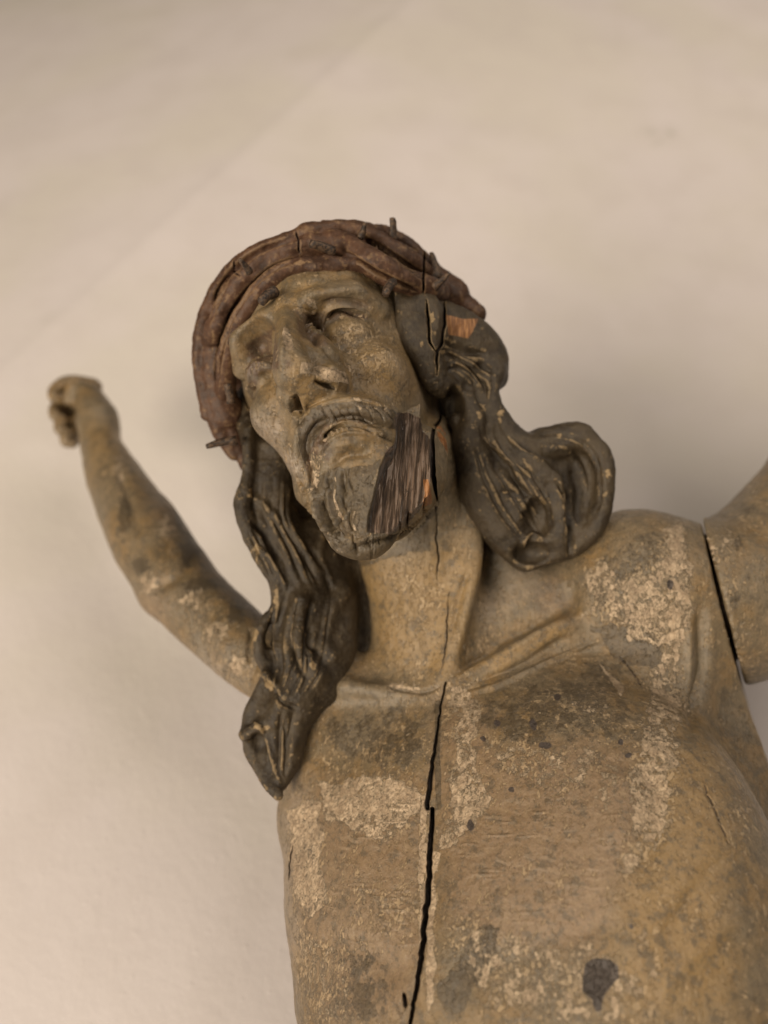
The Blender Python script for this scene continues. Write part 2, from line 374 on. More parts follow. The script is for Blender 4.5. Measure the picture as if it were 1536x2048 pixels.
def make_crown():
    N = Nodes('red_brown_crown_paint')
    mid = N.noise(.8, 5, .6); fine = N.noise(4.0, 6, .65); tiny = N.noise(16, 4, .7); rag = N.noise(1.6, 8, .66)
    col = N.mix(N.step(mid, .38, .62), A(56, 35, 21), A(74, 48, 30)); col = N.mix(N.step(fine, .45, .7, 0, .5), col, A(98, 66, 43))
    geo = N.n('ShaderNodeNewGeometry'); pt = geo.outputs['Pointiness']
    e = N.step(N.math('ADD', N.math('MULTIPLY', N.math('SUBTRACT', pt, .5), 14.0), N.math('MULTIPLY', N.math('SUBTRACT', rag, .5), 1.5)), .16, .34)
    c, cv = patch_edge(N, N.attr('chip'), rag, .62, .03); e = N.math('MAXIMUM', N.math('MULTIPLY', e, .55), c)
    col = N.mix(N.math('MULTIPLY', e, .7), col, N.mix(N.step(fine, .35, .65), A(112, 82, 50), A(136, 104, 68)))
    col = N.mix(N.attr('crack'), col, A(40, 26, 20))
    h = N.math('ADD', N.math('MULTIPLY', fine, .6), N.math('MULTIPLY', tiny, .3)); h = N.math('ADD', h, N.math('MULTIPLY', e, -.3))
    return N.done(col, N.step(fine, .3, .7, .45, .62), N.bump(h, .7, .0006), .35)
def make_thorn():
    N = Nodes('thorn_wood'); f = N.noise(5, 5, .6)
    return N.done(N.mix(N.step(f, .4, .62), A(40, 29, 21), A(84, 62, 42)), .6, N.bump(f, .7, .0006))
def make_wall():
    N = Nodes('lime_plaster')
    big = N.noise(.035, 4, .5); mid = N.noise(.16, 5, .55); fine = N.noise(1.4, 5, .55); tiny = N.noise(5, 4, .6)
    col = N.mix(N.step(big, .38, .62), A(191, 173, 155), A(188, 171, 149)); col = N.mix(N.step(mid, .4, .7, 0, .35), col, A(181, 163, 144))
    stain = N.math('MULTIPLY', N.attr('stain'), N.step(N.noise(1.2, 6, .7), .44, .58)); col = N.mix(N.math('MULTIPLY', stain, .7), col, A(140, 130, 105))
    lump = N.step(N.vor(.8), .06, .22, 1, 0)
    h = N.math('ADD', N.math('MULTIPLY', fine, .6), N.math('MULTIPLY', tiny, .12)); h = N.math('ADD', h, N.math('MULTIPLY', mid, 2.0)); h = N.math('ADD', h, N.math('MULTIPLY', lump, .18))
    return N.done(col, .85, N.bump(h, .38, .0018), .2)
m_body = make_skin(); m_hair = make_hair(); m_crown = make_crown(); m_thorn = make_thorn(); m_wall = make_wall()

# ------------------------------------------------------------------ head pose
def rodr(r):
    t = np.linalg.norm(r); k = r / t; K = np.array([[0, -k[2], k[1]], [k[2], 0, -k[0]], [-k[1], k[0], 0]])
    return np.eye(3) + math.sin(t) * K + (1 - math.cos(t)) * K @ K
RH = rodr(np.array([-0.29095131, -0.24949327, 0.32647705])); HS = 30.0 * 1.03
TH = np.array([-65.5, 193.3, -1845.4]) * 1.03
def H(x, y, z): return TH + HS * (RH @ np.array([x, y, z], float))
def HP(pts): return np.array([H(*p) for p in pts])
SK_C, SK_R = np.array([0, 3.5, -1.0]), np.array([7.6, 9.0, 9.3])
def on_skull(px, py, off=1.0):
    """point of the (expanded) skull ellipsoid under a photo pixel; the rim when the ray misses"""
    d = RH.T @ (V(px, py, 0) / D0); o = RH.T @ (-TH) / HS; d = d / np.linalg.norm(d)
    r = SK_R + off; oo = (o - SK_C) / r; dd = d / r; a = dd @ dd; b = oo @ dd; c = oo @ oo - 1; q = b * b - a * c
    t = (-b - math.sqrt(max(q, 0))) / a; return TH + HS * (RH @ (o + d * t))

# ------------------------------------------------------------------ body: head, neck and torso in one field
B = Field(axis([(-400, 5), (-345, 3), (270, 6.5), (1010, None)]),
          axis([(-1130, 7), (-150, 3.1), (600, 7), (720, None)]),
          axis([(-2420, 9), (-2000, 5.5), (-1850, 3.6), (-1440, 5), (-1240, None)]))
# torso frame
YAW = math.radians(30)
up_t = V(890, 1370, -20) - V(830, 2048, -400); up_t /= np.linalg.norm(up_t)
f0 = np.array([0, 0, 1.]); f0 -= up_t * (f0 @ up_t); f0 /= np.linalg.norm(f0)
s0 = np.cross(up_t, f0); fwd = f0 * math.cos(YAW) - s0 * math.sin(YAW); side = np.cross(up_t, fwd)
RT = np.stack([side, up_t, fwd], 1); TS = 30.0
TT = V(890, 1370, -20) - TS * (RT @ np.array([0, 6, 6.2]))
def T(x, y, z): return TT + TS * (RT @ np.array([x, y, z], float))
def TP(pts): return np.array([T(*p) for p in pts])
def te(c, r, k, op='+', R=None): B.ell(T(*c), np.array(r) * TS, k * TS, RT if R is None else R, op)
te((3.4, -7.5, -2.5), (15.6, 15.5, 9.6), 1)                 # rib cage
te((4.6, -26, -3), (10.2, 16, 8.4), 3)                  # waist
te((-4.4, -2.6, 1.0), (8.0, 8.4, 5.0), 3)               # chest muscles
te((8.4, -2.6, 0.6), (8.6, 8.4, 5.4), 4)
te((1.0, 2.0, -1.4), (13.5, 7.0, 7.4), 4)               # upper chest
B.cap(PATH([(890, 1480, 70), (1080, 1430, 90), (1250, 1370, 120)]), [100, 135, 140], 80)
B.cap(PATH([(840, 1490, 70), (720, 1480, 85), (655, 1500, 100), (645, 1620, 60)]), [95, 92, 88, 90], 60)
B.cap(PATH([(1080, 1210, 180), (960, 1270, 170)]), [90, 90], 60)
# shoulders
B.ell(V(1285, 1190, 150), (165, 165, 170), 60)          # deltoid at right
B.cap(PATH([(1270, 1180, 150), (1400, 1210, 170), (1500, 1200, 200)]), [170, 172, 172], 40)
B.cap(PATH([(1345, 1200, 110), (1335, 1330, 60), (1300, 1500, 10)]), [85, 85, 90], 70)   # front fold of the armpit
B.cap(PATH([(1410, 1340, 200), (1415, 1600, 110), (1400, 1900, 30), (1380, 2150, -10)]), [130, 190, 215, 210], 110) # back muscle
B.ell(V(590, 1360, 140), (100, 110, 110), 60)           # far shoulder
# collar bones, throat
B.cap(PATH([(905, 1385, -14), (1000, 1330, -4), (1110, 1262, 30), (1220, 1210, 70)]), [12, 15, 18, 22], 34)
B.cap(PATH([(870, 1388, -12), (780, 1385, 5), (690, 1375, 40)]), [10, 12, 14], 34)
NK = PATH([(860, 1420, 130), (862, 1300, 150), (850, 1180, 165), (820, 1050, 160), (790, 930, 130)])
B.cap(NK, [150, 132, 127, 132, 150], 40)
B.cap(PATH([(985, 1010, 190), (1010, 1120, 180), (1090, 1230, 170), (1200, 1260, 170)]), [50, 55, 70, 80], 60)  # trapezius
B.cap(PATH([(955, 985, 90), (945, 1100, 60), (905, 1290, 20), (890, 1350, 0)]), [20, 18, 14, 8], 50)      # neck muscle
B.cap(PATH([(660, 1330, 130), (740, 1400, 110)]), [60, 60], 50)
B.cap(PATH([(1030, 1335, 50), (1110, 1300, 75), (1200, 1260, 100)]), [52, 56, 60], 20)
# saw cut where the arm is pegged on
JA, JB, JC = V(1396, 1015, 100), V(1492, 1385, 100), V(1445, 1200, 400)
JN = np.cross(JB - JA, JC - JA); JN /= np.linalg.norm(JN); JN = JN if JN[0] > 0 else -JN
KA, KB, KC = V(1484, 1384, 100), V(1532, 1520, 100), V(1484, 1384, 400)
KN = np.cross(KB - KA, KC - KA); KN /= np.linalg.norm(KN); KN = KN if KN[0] > 0 else -KN
def joint_cut(fld, keep, gap):
    X, Y, Z = fld.ax[0][:, None, None], fld.ax[1][None, :, None], fld.ax[2][None, None, :]
    pl = (X - JA[0]) * JN[0] + (Y - JA[1]) * JN[1] + (Z - JA[2]) * JN[2]
    d2 = (X - KA[0]) * KN[0] + (Y - KA[1]) * KN[1] + (Z - KA[2]) * KN[2]
    if keep == 'left': fld.F = np.maximum(fld.F, np.minimum(pl + gap, d2)).astype(np.float32)
    else: fld.F = np.maximum(fld.F, gap - pl).astype(np.float32)
joint_cut(B, 'left', 4)
# skull and face (head frame, cm)
def he(c, r, k, op='+', R=None): B.ell(H(*c), np.array(r) * HS, k * HS, RH if R is None else RH @ R, op)
def hc(pts, rad, k, op='+'): B.cap(HP(pts), np.atleast_1d(rad) * HS, k * HS, op)
he((0.1, 3.5, -1), (6.7, 8.7, 9.0), .3)
he((0.4, 5.0, 3.4), (5.5, 4.2, 5.3), 1.0)
he((0.2, -1.5, 2.9), (4.6, 7.6, 5.8), 1.5)
he((1.1, -7.0, 4.6), (3.3, 3.6, 4.0), 1.6)
for sx in (-1, 1):
    he((sx * 3.5 + .2, -0.6, 5.6), (1.6, 1.2, 2.0), 1.6)                                    # cheekbone
    hc([(sx * 4.9 + .1, 3.4, 5.8), (sx * 3.9 + .1, 4.3, 7.5), (sx * 1.5, 4.0, 8.9)], [.5, .65, .7], .8)   # brow
hc([(4.8, -5.2, 2.6), (4.2, -7.6, 4.2), (2.8, -9.2, 6.5)], [1.1, 1.2, 1.4], 1.4)  # jaw
hc([(-3.0, -5.8, 4.4), (-1.6, -7.8, 6.2), (-.4, -9.0, 7.0)], [.8, .9, 1.0], 1.4)
hc([(-.1, 4.2, 8.6), (-.2, 1.8, 9.1)], [.85, .75], 1.0)
EX = {-1: -2.7, 1: 2.45}
for sx in (-1, 1):
    he((EX[sx], 2.45, 9.2), (1.9, 1.25, 1.7), .6, '-')
    he((sx * 1.55, 2.2, 8.9), (.75, 1.1, 1.5), .6, '-')
    he((EX[sx] + sx * .1, 1.95, 6.5), (1.55, 1.15, 1.5), .4)
    he((3.8 * sx + .5, -4.2, 8.3), (1.1, 2.4, 1.5) if sx > 0 else (.6, 1.8, 1.0), 1.6, '-')                              # hollow cheek
he((-2.9, 3.0, 9.2), (1.8, 1.6, 2.5), .3, '-')
hc([(-1.9, 2.6, 9.3), (-2.1, 1.0, 9.2), (-2.4, -.6, 9.5)], [1.0, .9, .6], .3, '-')
he((EX[-1] - .1, 1.75, 6.6), (1.4, 1.0, 1.5), .2)
hc([(-.05, 3.2, 9.4), (.05, 0.6, 11.1), (.1, -1.2, 12.0)], [.62, .72, .9], .3)
hc([(.25, 2.8, 8.6), (.45, -1.0, 10.0)], [.75, 1.1], .6)
he((0.6, -0.6, 9.1), (1.7, 2.4, 1.8), .9)
he((.1, -1.9, 12.0), (1.05, .85, .95), .6)
for sx in (-1, 1): he((sx * 1.35 + .45, -2.1, 10.1), (.75, .7, 1.2), .7)
he((.45, -2.6, 10.7), (1.3, .6, 1.2), .5)
he((1.1, -5.2, 7.3), (2.8, 2.7, 2.9), 1.3)
hc([(.15, -3.8, 10.1), (-.9, -4.4, 9.6), (-1.6, -6.0, 8.7), (-1.7, -8.0, 8.0)], [.35, .5, .5, .4], .45)
hc([(.9, -3.7, 10.1), (2.4, -4.1, 9.9), (3.6, -4.8, 8.7)], [.42, .62, .5], .7)
mx = 1.55
hc([(-1.7 + mx, -5.7, 9.2), (-.9 + mx, -5.0, 10.0), (mx, -4.75, 10.2), (.9 + mx, -5.0, 10.0), (1.8 + mx, -5.6, 9.0)], [.12, .24, .28, .24, .12], .25, '-')
hc([(-1.3 + mx, -6.1, 9.1), (-.7 + mx, -5.8, 9.7), (mx, -5.65, 9.9), (.7 + mx, -5.8, 9.7), (1.5 + mx, -6.0, 9.1)], [.3, .45, .5, .45, .3], .35)
# beard
he((1.3, -8.2, 7.4), (2.6, 2.6, 2.4), .9)
he((0.5, -10.2, 8.0), (2.0, 2.0, 1.9), .9)
hc([(-.2, -6.8, 8.9), (-.9, -8.6, 8.6), (-.4, -10.4, 8.4)], [.7, .9, 1.0], .8)
hc([(3.4, -8.2, 7.0), (4.1, -6.8, 5.8), (4.5, -5.0, 3.8)], [1.3, 1.2, .9], .9)
MASKS = ['crack', 'chip', 'grime', 'ochre', 'dim', 'dark', 'wood', 'tan', 'pale', 'streak', 'fresh', 'stain']
P, Q = B.mesh()
me = new_mesh('body', P, Q); me = subdivide(me); 
print('body', len(me.polygons), time.time() - T0)
S = Sculpt(me)

def depth_at(S, px, py, r=5):
    i = np.where((np.abs(S.uv[:, 0] - px) < r) & (np.abs(S.uv[:, 1] - py) < r) & (S.vis > .2))[0]
    return float(np.median(S.w[i])) if len(i) else 0.0
# eyes
S.stroke([(584, 616), (602, 622), (620, 628), (636, 620)], 6, 6, side=0)
S.blob((624, 655), (22, 24), -18); S.blob((634, 672), (11, 20), -18)
S.stroke([(650, 690), (644, 664), (650, 632), (664, 614), (694, 612), (730, 626), (744, 634)], 4.5, 6)
S.stroke([(657, 640), (668, 626), (690, 622), (726, 633)], 5, -17)
S.stroke([(640, 606), (670, 600), (710, 604), (745, 618)], 7, -6)
S.stroke([(600, 590), (650, 586), (710, 580), (755, 600)], 14, 5)
S.stroke([(500, 800), (499, 760), (502, 738), (516, 726), (550, 733)], 4.5, 5); S.blob((530, 752), (20, 14), -18); S.stroke([(508, 800), (510, 770)], 5, -8)
S.blob((520, 695), (20, 26), -16)
for k in range(14):
    x = RNG.uniform(522, 590); y = 800 + (x - 522) * .5 + RNG.uniform(0, 50); S.stroke([(x, y), (x - 6, y + 22), (x + 2, y + RNG.uniform(35, 70))], RNG.uniform(1.8, 3.2), RNG.uniform(-3, 1.5))
for c_, r_, a_ in [((870, 905), (26, 50), -3), ((760, 690), (40, 40), 4), ((730, 770), (40, 30), -4), ((600, 560), (60, 16), 3)]: S.blob(c_, r_, a_)
# nose and mouth
S.stroke([(574, 640), (567, 690), (566, 735)], 8, 8); S.stroke([(640, 688), (665, 716), (700, 746)], 10, -6); S.stroke([(646, 628), (664, 611), (696, 609), (732, 622)], 7, 5); S.stroke([(640, 730), (675, 740), (698, 765)], 7, -5)
S.stroke([(700, 745), (708, 775), (690, 792)], 7, -3); S.stroke([(605, 800), (618, 840)], 6, 5)
S.stroke([(598, 838), (640, 812), (700, 800), (760, 812), (800, 828)], 5, 4); S.stroke([(660, 826), (720, 822), (790, 850)], 12, 6)
for k in range(9): S.stroke([(640 + k * 17, 808 + (k - 4) ** 2 * .6), (648 + k * 18, 826), (660 + k * 18, 846)], 3, -3)
S.stroke([(600, 835), (596, 900), (600, 960), (612, 1000)], 5, 8)
S.stroke([(616, 945), (612, 890), (630, 854), (662, 838)], 10, -10); S.stroke([(662, 838), (710, 832), (750, 848)], 8, -4)
S.stroke([(640, 905), (655, 868), (690, 850), (725, 853), (752, 868)], 5, -13)
for k in range(7): S.blob((640 + k * 8.5 + (3 if k > 3 else 0), 886 - 28 * math.sin((k + .6) / 7.5 * 1.57)), (3.4, 4.5), 5)
S.stroke([(633, 900), (646, 866), (675, 846), (715, 843), (745, 858)], 4, 3)
S.stroke([(642, 918), (654, 890), (690, 868), (735, 868)], 5, 6); S.stroke([(660, 935), (690, 912), (745, 905)], 11, -10); S.blob((690, 888), (34, 12), 6)
S.stroke([(752, 868), (790, 885), (800, 900)], 6, -6)
# beard locks
for pts, r, a in [([(612, 1000), (620, 1040), (650, 1080), (690, 1105)], 6, -9), ([(626, 960), (634, 1010), (655, 1055), (690, 1085)], 6, 8), ([(640, 990), (652, 1030), (676, 1060)], 6, -10),
                  ([(664, 960), (660, 1000), (672, 1040), (700, 1070)], 7, 8), ([(690, 940), (684, 990), (694, 1030)], 6, -6), ([(700, 1100), (760, 1085), (830, 1055), (868, 1015)], 8, -9),
                  ([(700, 1085), (750, 1072), (800, 1060)], 6, 4), ([(615, 900), (622, 950), (616, 985)], 5, -6), ([(640, 940), (632, 970), (640, 1000)], 4, 5)]:
    S.stroke(pts, r, a * 1.5)
for k in range(22):
    x = RNG.uniform(640, 860); y = 1112 - abs(x - 715) * .42 - RNG.uniform(0, 22); S.stroke([(x, y), (x - 6 + RNG.uniform(-4, 4), y - 14), (x - 4, y - 28)], RNG.uniform(3, 5), RNG.choice([-6, 2]))
for k in range(34):
    x = 612 + RNG.uniform(0, 100); y = 925 + RNG.uniform(0, 120); S.stroke([(x, y), (x - 5, y + 26), (x + 5, y + 52)], RNG.uniform(3, 4.5), RNG.choice([-6, 3]))
S.stroke([(626, 760), (648, 768), (672, 778)], 11, -20, 4); S.stroke([(586, 788), (596, 808), (607, 832)], 10, -20, 4)
S.stroke([(575, 790), (582, 820), (598, 842)], 5, 6)
# neck, collar bones, chest
S.stroke([(880, 1420), (860, 1700), (840, 1950)], 55, -7); S.stroke([(990, 1060), (940, 1190), (903, 1330)], 15, 7); S.stroke([(938, 1130), (918, 1200), (905, 1270)], 14, -8)
S.stroke([(800, 1130), (820, 1240), (850, 1330)], 22, 5); S.stroke([(600, 1880), (720, 1900), (820, 1960)], 40, -7); S.stroke([(900, 1930), (1080, 1900), (1240, 1830)], 45, -7)
S.stroke([(770, 1372), (840, 1384), (884, 1372)], 7, -7); S.stroke([(893, 1368), (1000, 1314), (1130, 1236)], 8, 8); S.stroke([(900, 1350), (990, 1300), (1100, 1232)], 10, -6)
S.stroke([(905, 1395), (1000, 1372), (1100, 1322), (1180, 1288), (1240, 1264)], 7, 7); S.stroke([(940, 1368), (1040, 1330), (1140, 1270)], 11, -9)
S.stroke([(1402, 1200), (1408, 1330), (1390, 1400), (1384, 1465)], 16, -16); S.stroke([(1380, 1230), (1378, 1340), (1368, 1440)], 14, 8)
S.stroke([(1300, 1500), (1310, 1640), (1270, 1760)], 40, -7); S.stroke([(1230, 1520), (1230, 1700)], 60, 6)
S.stroke([(1140, 1160), (1150, 1230), (1190, 1250)], 22, -7)
S.stroke([(1330, 1900), (1380, 1800), (1460, 1700)], 30, -5); S.stroke([(1300, 2000), (1400, 1900), (1500, 1800)], 30, 4)
S.blob((1202, 1952), (34, 34), -5); S.blob((700, 1950), (120, 60), -8); S.blob((1050, 1960), (160, 50), -6)
S.apply()
for k in range(46):      # shallow chisel marks across the chest
    y = 1600 + 300 * RNG.random(); x = RNG.choice([RNG.uniform(680, 800), RNG.uniform(900, 1230)]); L_ = RNG.uniform(25, 70)
    S.stroke([(x, y), (x + L_ * .5, y + RNG.uniform(-3, 3)), (x + L_, y + RNG.uniform(-3, 3))], 2.6, RNG.uniform(.8, 1.8), n=3)
S.noise(260, 6, 3); S.noise(34, 2.0, 3); S.noise(13, .9, 2); S.apply()
# planed bare wood on the beard
wood = [(798, 826), (816, 826), (835, 837), (843, 861), (863, 875), (863, 951), (858, 1000), (841, 1022), (813, 1050), (778, 1072), (734, 1066), (737, 1033), (748, 992), (761, 935), (772, 908), (789, 891), (794, 864), (792, 842)]
S.flatten(wood, [(800, 840, depth_at(S, 800, 840) + 11), (858, 900, depth_at(S, 858, 900) + 13), (760, 1050, depth_at(S, 760, 1050) + 9)], 3)
S.me.vertices.foreach_set('co', S.P.astype(np.float32).ravel()); S.me.update(); S.uv, S.w = uvw(S.P)
gd = (W([V(803, 840, depth_at(S, 803, 850))]) - W([V(784, 1050, depth_at(S, 784, 1045))]))[0]
m_body.node_tree.nodes['wood_map'].inputs['Rotation'].default_value = Vector(gd).rotation_difference(Vector((0, 0, 1))).to_euler()
S.ppoly('wood', wood, 5, 1, .2, 9)
for k in range(26):
    x = 745 + 118 * RNG.random(); y0 = max(830, 1040 - (x - 745) * 1.7) if x < 800 else 835 + (x - 800) * .6; L_ = RNG.uniform(60, 190)
    S.stroke([(x, y0 + 10), (x - 4, y0 + L_ * .5), (x - 9, min(y0 + L_, 1055))], 1.8, RNG.uniform(-3, 1.2), n=3)
S.ppoly('fresh', [(846, 958), (856, 958), (862, 985), (864, 1006), (845, 1016), (850, 985)], 3)
S.ppoly('fresh', [(872, 853), (880, 852), (892, 868), (896, 912), (886, 890), (874, 872)], 3, .8)
# splits in the wood
S.apply()
S.cut([(882, 823), (879, 842), (868, 856), (865, 880), (867, 951), (871, 987), (875, 1001), (871, 1020)], [1, 2.5, 3.5, 4.5, 5, 4.5, 2, 1.2], 42, jag=.7, taper=0)
S.cut([(871, 1015), (875, 1055), (872, 1074), (876, 1102), (875, 1169)], 1.3, 12, jag=1.4, taper=3)
S.cut([(898, 1185), (895, 1261), (888, 1310), (882, 1348)], 1.1, 9, jag=1.4, taper=3)
S.cut([(892, 1365), (880, 1425), (870, 1495), (863, 1544), (856, 1588), (855, 1616)], [1.0, 1.4, 1.9, 3.0, 4.2, 4.2], 34, jag=1.2, taper=0)
S.cut([(865, 1618), (863, 1653), (856, 1789), (843, 1915), (828, 2007), (818, 2070), (808, 2200)], [3.6, 5, 5.4, 5, 3.4, 2.8, 2.6], 38, jag=1.2, taper=0)
S.cut([(1236, 1310), (1262, 1340), (1285, 1375)], 1.3, 8, jag=1.2); S.cut([(808, 1985), (812, 2015)], 4, 14); S.cut([(586, 1690), (580, 1730), (578, 1760)], 1.3, 9, jag=1)
S.cut([(1405, 1560), (1420, 1600), (1440, 1650), (1460, 1690)], 1.1, 7, jag=1.5)
S.cut([(632, 763), (648, 769), (668, 777)], [2, 6, 2], 8, taper=0, bare=.15); S.cut([(590, 794), (597, 808), (604, 826)], [2, 6, 2], 8, taper=0, bare=.15)
# paint losses and stains; shade painted into eye sockets, lid gap, lip recess
P_ = S.ppoly
S.paint['tan'] = np.zeros(len(S.P)); 
P_('tan', [(870, 1400), (960, 1400), (1000, 1480), (1250, 1500), (1290, 1600), (1250, 1780), (1180, 1900), (1000, 1900), (900, 1850), (870, 1700)], 60, 1)
P_('tan', [(620, 1560), (850, 1560), (850, 1900), (800, 2048), (640, 2048), (580, 1850), (570, 1650)], 60, .9)
P_('ochre', [(720, 1130), (940, 1060), (960, 1250), (900, 1360), (770, 1340)], 60, .75); P_('ochre', [(700, 650), (800, 680), (860, 790), (760, 800), (700, 740)], 40, .9)
P_('ochre', [(1300, 1500), (1440, 1500), (1460, 2048), (1200, 2048), (1250, 1750)], 80, .8); P_('ochre', [(960, 1330), (1110, 1240), (1130, 1260), (1000, 1345)], 14, .9)
P_('ochre', [(580, 700), (620, 730), (650, 800), (610, 830), (575, 780)], 14, .8); P_('ochre', [(670, 1020), (720, 1010), (730, 1080), (690, 1085)], 16, .9)
P_('pale', [(500, 820), (560, 830), (600, 960), (560, 960), (510, 880)], 26, .9); P_('pale', [(560, 1480), (600, 1500), (600, 1900), (560, 1900)], 40, .5)
P_('pale', [(780, 700), (860, 780), (880, 850), (820, 800)], 30, .35); P_('pale', [(1060, 1100), (1110, 1160), (960, 1260), (940, 1200)], 40, .3)
S.pblob('dim', (577, 728), (9, 13), .9); P_('dim', [(602, 842), (650, 822), (720, 820), (765, 845), (740, 850), (690, 840), (650, 858), (634, 910), (612, 945), (600, 900)], 6, 1.0); P_('dim', [(490, 690), (552, 650), (556, 740), (520, 745), (512, 800), (496, 780)], 8, 1.0)  # upper lip recess and far eye socket: their shade is painted in
P_('dim', [(590, 622), (650, 625), (655, 690), (630, 690), (600, 660)], 10, .9); P_('dim', [(650, 590), (740, 590), (745, 622), (700, 608), (655, 606)], 12, .6); P_('dim', [(900, 820), (925, 840), (925, 900), (895, 860)], 10, .7); P_('dim', [(1060, 1180), (1130, 1150), (1140, 1230), (1080, 1230)], 30, .45)  # near eye socket and under the brow: painted shade
P_('grime', [(640, 1420), (860, 1390), (860, 1540), (760, 1560), (620, 1500)], 60, .56); P_('grime', [(900, 1400), (1240, 1290), (1290, 1450), (1200, 1500), (930, 1480)], 60, .56)
P_('grime', [(590, 1650), (625, 1640), (640, 1690), (610, 1740), (590, 1720)], 12, 1.0); P_('grime', [(1160, 1120), (1300, 1040), (1380, 1080), (1300, 1200), (1160, 1250)], 60, .55)
P_('grime', [(1180, 1240), (1330, 1260), (1320, 1350), (1230, 1330)], 26, .9); P_('grime', [(870, 1400), (885, 1400), (880, 1620), (868, 1620)], 6, .9); P_('grime', [(880, 1740), (905, 1790), (890, 1880)], 20, .6)
P_('grime', [(930, 1870), (1000, 1850), (1010, 1920), (960, 1980), (900, 2048), (880, 1960)], 26, .75); P_('grime', [(640, 1870), (760, 1900), (820, 2048), (650, 2048)], 40, .55); P_('grime', [(690, 960), (730, 940), (760, 980), (740, 1010), (690, 1000)], 12, .75)
P_('grime', [(600, 520), (740, 545), (760, 590), (600, 590)], 20, .35); P_('grime', [(640, 815), (790, 815), (795, 850), (700, 840)], 12, .55)
C_ = lambda poly, soft, a: P_('chip', poly, soft, a)
C_([(1165, 1140), (1200, 1110), (1240, 1150), (1230, 1210), (1180, 1230), (1165, 1190)], 16, .62); C_([(1210, 1180), (1300, 1130), (1370, 1060), (1380, 1180), (1340, 1300), (1270, 1290), (1215, 1240)], 24, .66)
C_([(1310, 1040), (1390, 1040), (1395, 1180), (1370, 1420), (1350, 1560), (1330, 1700), (1240, 1790), (1250, 1600), (1290, 1430), (1320, 1250)], 34, .66)
C_([(893, 1370), (935, 1360), (975, 1400), (960, 1500), (985, 1600), (930, 1700), (875, 1700), (893, 1550)], 34, .66); C_([(860, 1700), (880, 1700), (870, 2000), (850, 2048), (845, 1950)], 12, .8)
C_([(950, 1470), (1180, 1480), (1260, 1540), (1230, 1620), (1000, 1560)], 40, .55); C_([(1120, 1400), (1240, 1370), (1230, 1460), (1150, 1450)], 30, .5); C_([(1190, 1310), (1260, 1380), (1240, 1400)], 10, .75)
C_([(620, 1570), (740, 1540), (840, 1560), (845, 1620), (760, 1680), (640, 1640)], 26, .68); C_([(575, 1620), (610, 1590), (640, 1600), (650, 1700), (660, 1800), (620, 1850), (585, 1780)], 20, .74)
C_([(840, 1590), (858, 1600), (850, 1900), (835, 1900)], 8, .75); C_([(700, 1750), (840, 1760), (830, 1880), (720, 1880)], 40, .45); C_([(580, 1850), (680, 1880), (720, 2048), (620, 2048)], 30, .55)
C_([(930, 1850), (1180, 1880), (1320, 1960), (1300, 2048), (1000, 2048), (900, 1940)], 40, .58); C_([(1230, 1840), (1330, 1850), (1320, 1960)], 26, .5); C_([(640, 1420), (860, 1400), (840, 1560), (620, 1560)], 40, .36)
C_([(770, 1370), (850, 1350), (840, 1390), (780, 1390)], 12, .6); C_([(920, 1290), (980, 1250), (1000, 1290), (940, 1330)], 16, .45); C_([(1000, 1390), (1200, 1300), (1260, 1420), (1080, 1470)], 50, .38)
C_([(680, 660), (800, 640), (830, 760), (720, 780)], 30, .42); C_([(608, 592), (632, 594), (634, 620), (612, 612)], 6, .62); C_([(600, 720), (690, 740), (700, 770), (640, 758), (600, 745)], 8, .66); C_([(566, 650), (584, 655), (590, 700), (570, 700)], 7, .7)
C_([(700, 790), (800, 800), (790, 830), (700, 812)], 10, .4); C_([(700, 900), (780, 885), (750, 930), (735, 1000), (722, 1050), (700, 1060), (700, 980), (710, 930)], 14, .44); C_([(620, 900), (650, 910), (640, 960), (615, 1000)], 8, .6)
C_([(500, 800), (560, 800), (600, 950), (560, 950)], 20, .38); C_([(664, 960), (676, 945), (674, 1000), (694, 1050), (672, 1030)], 6, .6)
P_('grime', [(598, 838), (640, 808), (720, 798), (795, 822), (795, 862), (750, 850), (690, 838), (650, 850), (612, 930), (598, 900)], 8, .85); P_('grime', [(612, 960), (680, 930), (760, 920), (740, 1080), (700, 1110), (640, 1090)], 14, .72)
P_('grime', [(630, 1060), (760, 1085), (860, 1040), (860, 1100), (700, 1140), (640, 1110)], 12, .8); P_('grime', [(720, 1075), (850, 1035), (870, 1000), (878, 1030), (760, 1110)], 10, .8); P_('dim', [(650, 632), (690, 620), (735, 630), (735, 640), (690, 634), (658, 648)], 4, .9); C_([(870, 850), (930, 850), (930, 980), (880, 1000)], 20, .35)  # thin brown band under the eyelid paints in the shade of its gap
C_([(830, 1090), (930, 1000), (950, 1250), (860, 1340), (790, 1330)], 50, .25); C_([(1470, 1450), (1510, 1600), (1500, 1800), (1460, 1700)], 20, .45); C_([(1340, 1950), (1400, 1950), (1400, 2048), (1340, 2048)], 20, .4)
P_('streak', [(880, 1580), (1260, 1580), (1260, 1820), (900, 1830)], 60, .9); P_('streak', [(620, 1600), (840, 1600), (840, 1880), (650, 1860)], 50, .8)
for c, r in [((995, 1447), 8), ((1066, 1448), (9, 13)), ((1115, 1393), (8, 8)), ((1242, 1484), 6), ((1257, 1510), 7), ((1022, 1578), 7), ((966, 1477), 7), ((1340, 1170), (7, 12)), ((1262, 1853), 6), ((1090, 1490), (16, 8)), ((940, 1650), (8, 14))]: S.pblob('dark', c, np.array(r) * 1.25, .85)
P_('dark', [(1168, 1945), (1172, 1928), (1190, 1919), (1215, 1920), (1234, 1932), (1237, 1955), (1222, 1978), (1208, 1992), (1200, 2020), (1190, 2022), (1182, 2000), (1164, 1980)], 8, 1.3, .2, 6)
P_('dim', [(640, 885), (655, 878), (665, 900), (655, 925), (640, 910)], 6, .9)
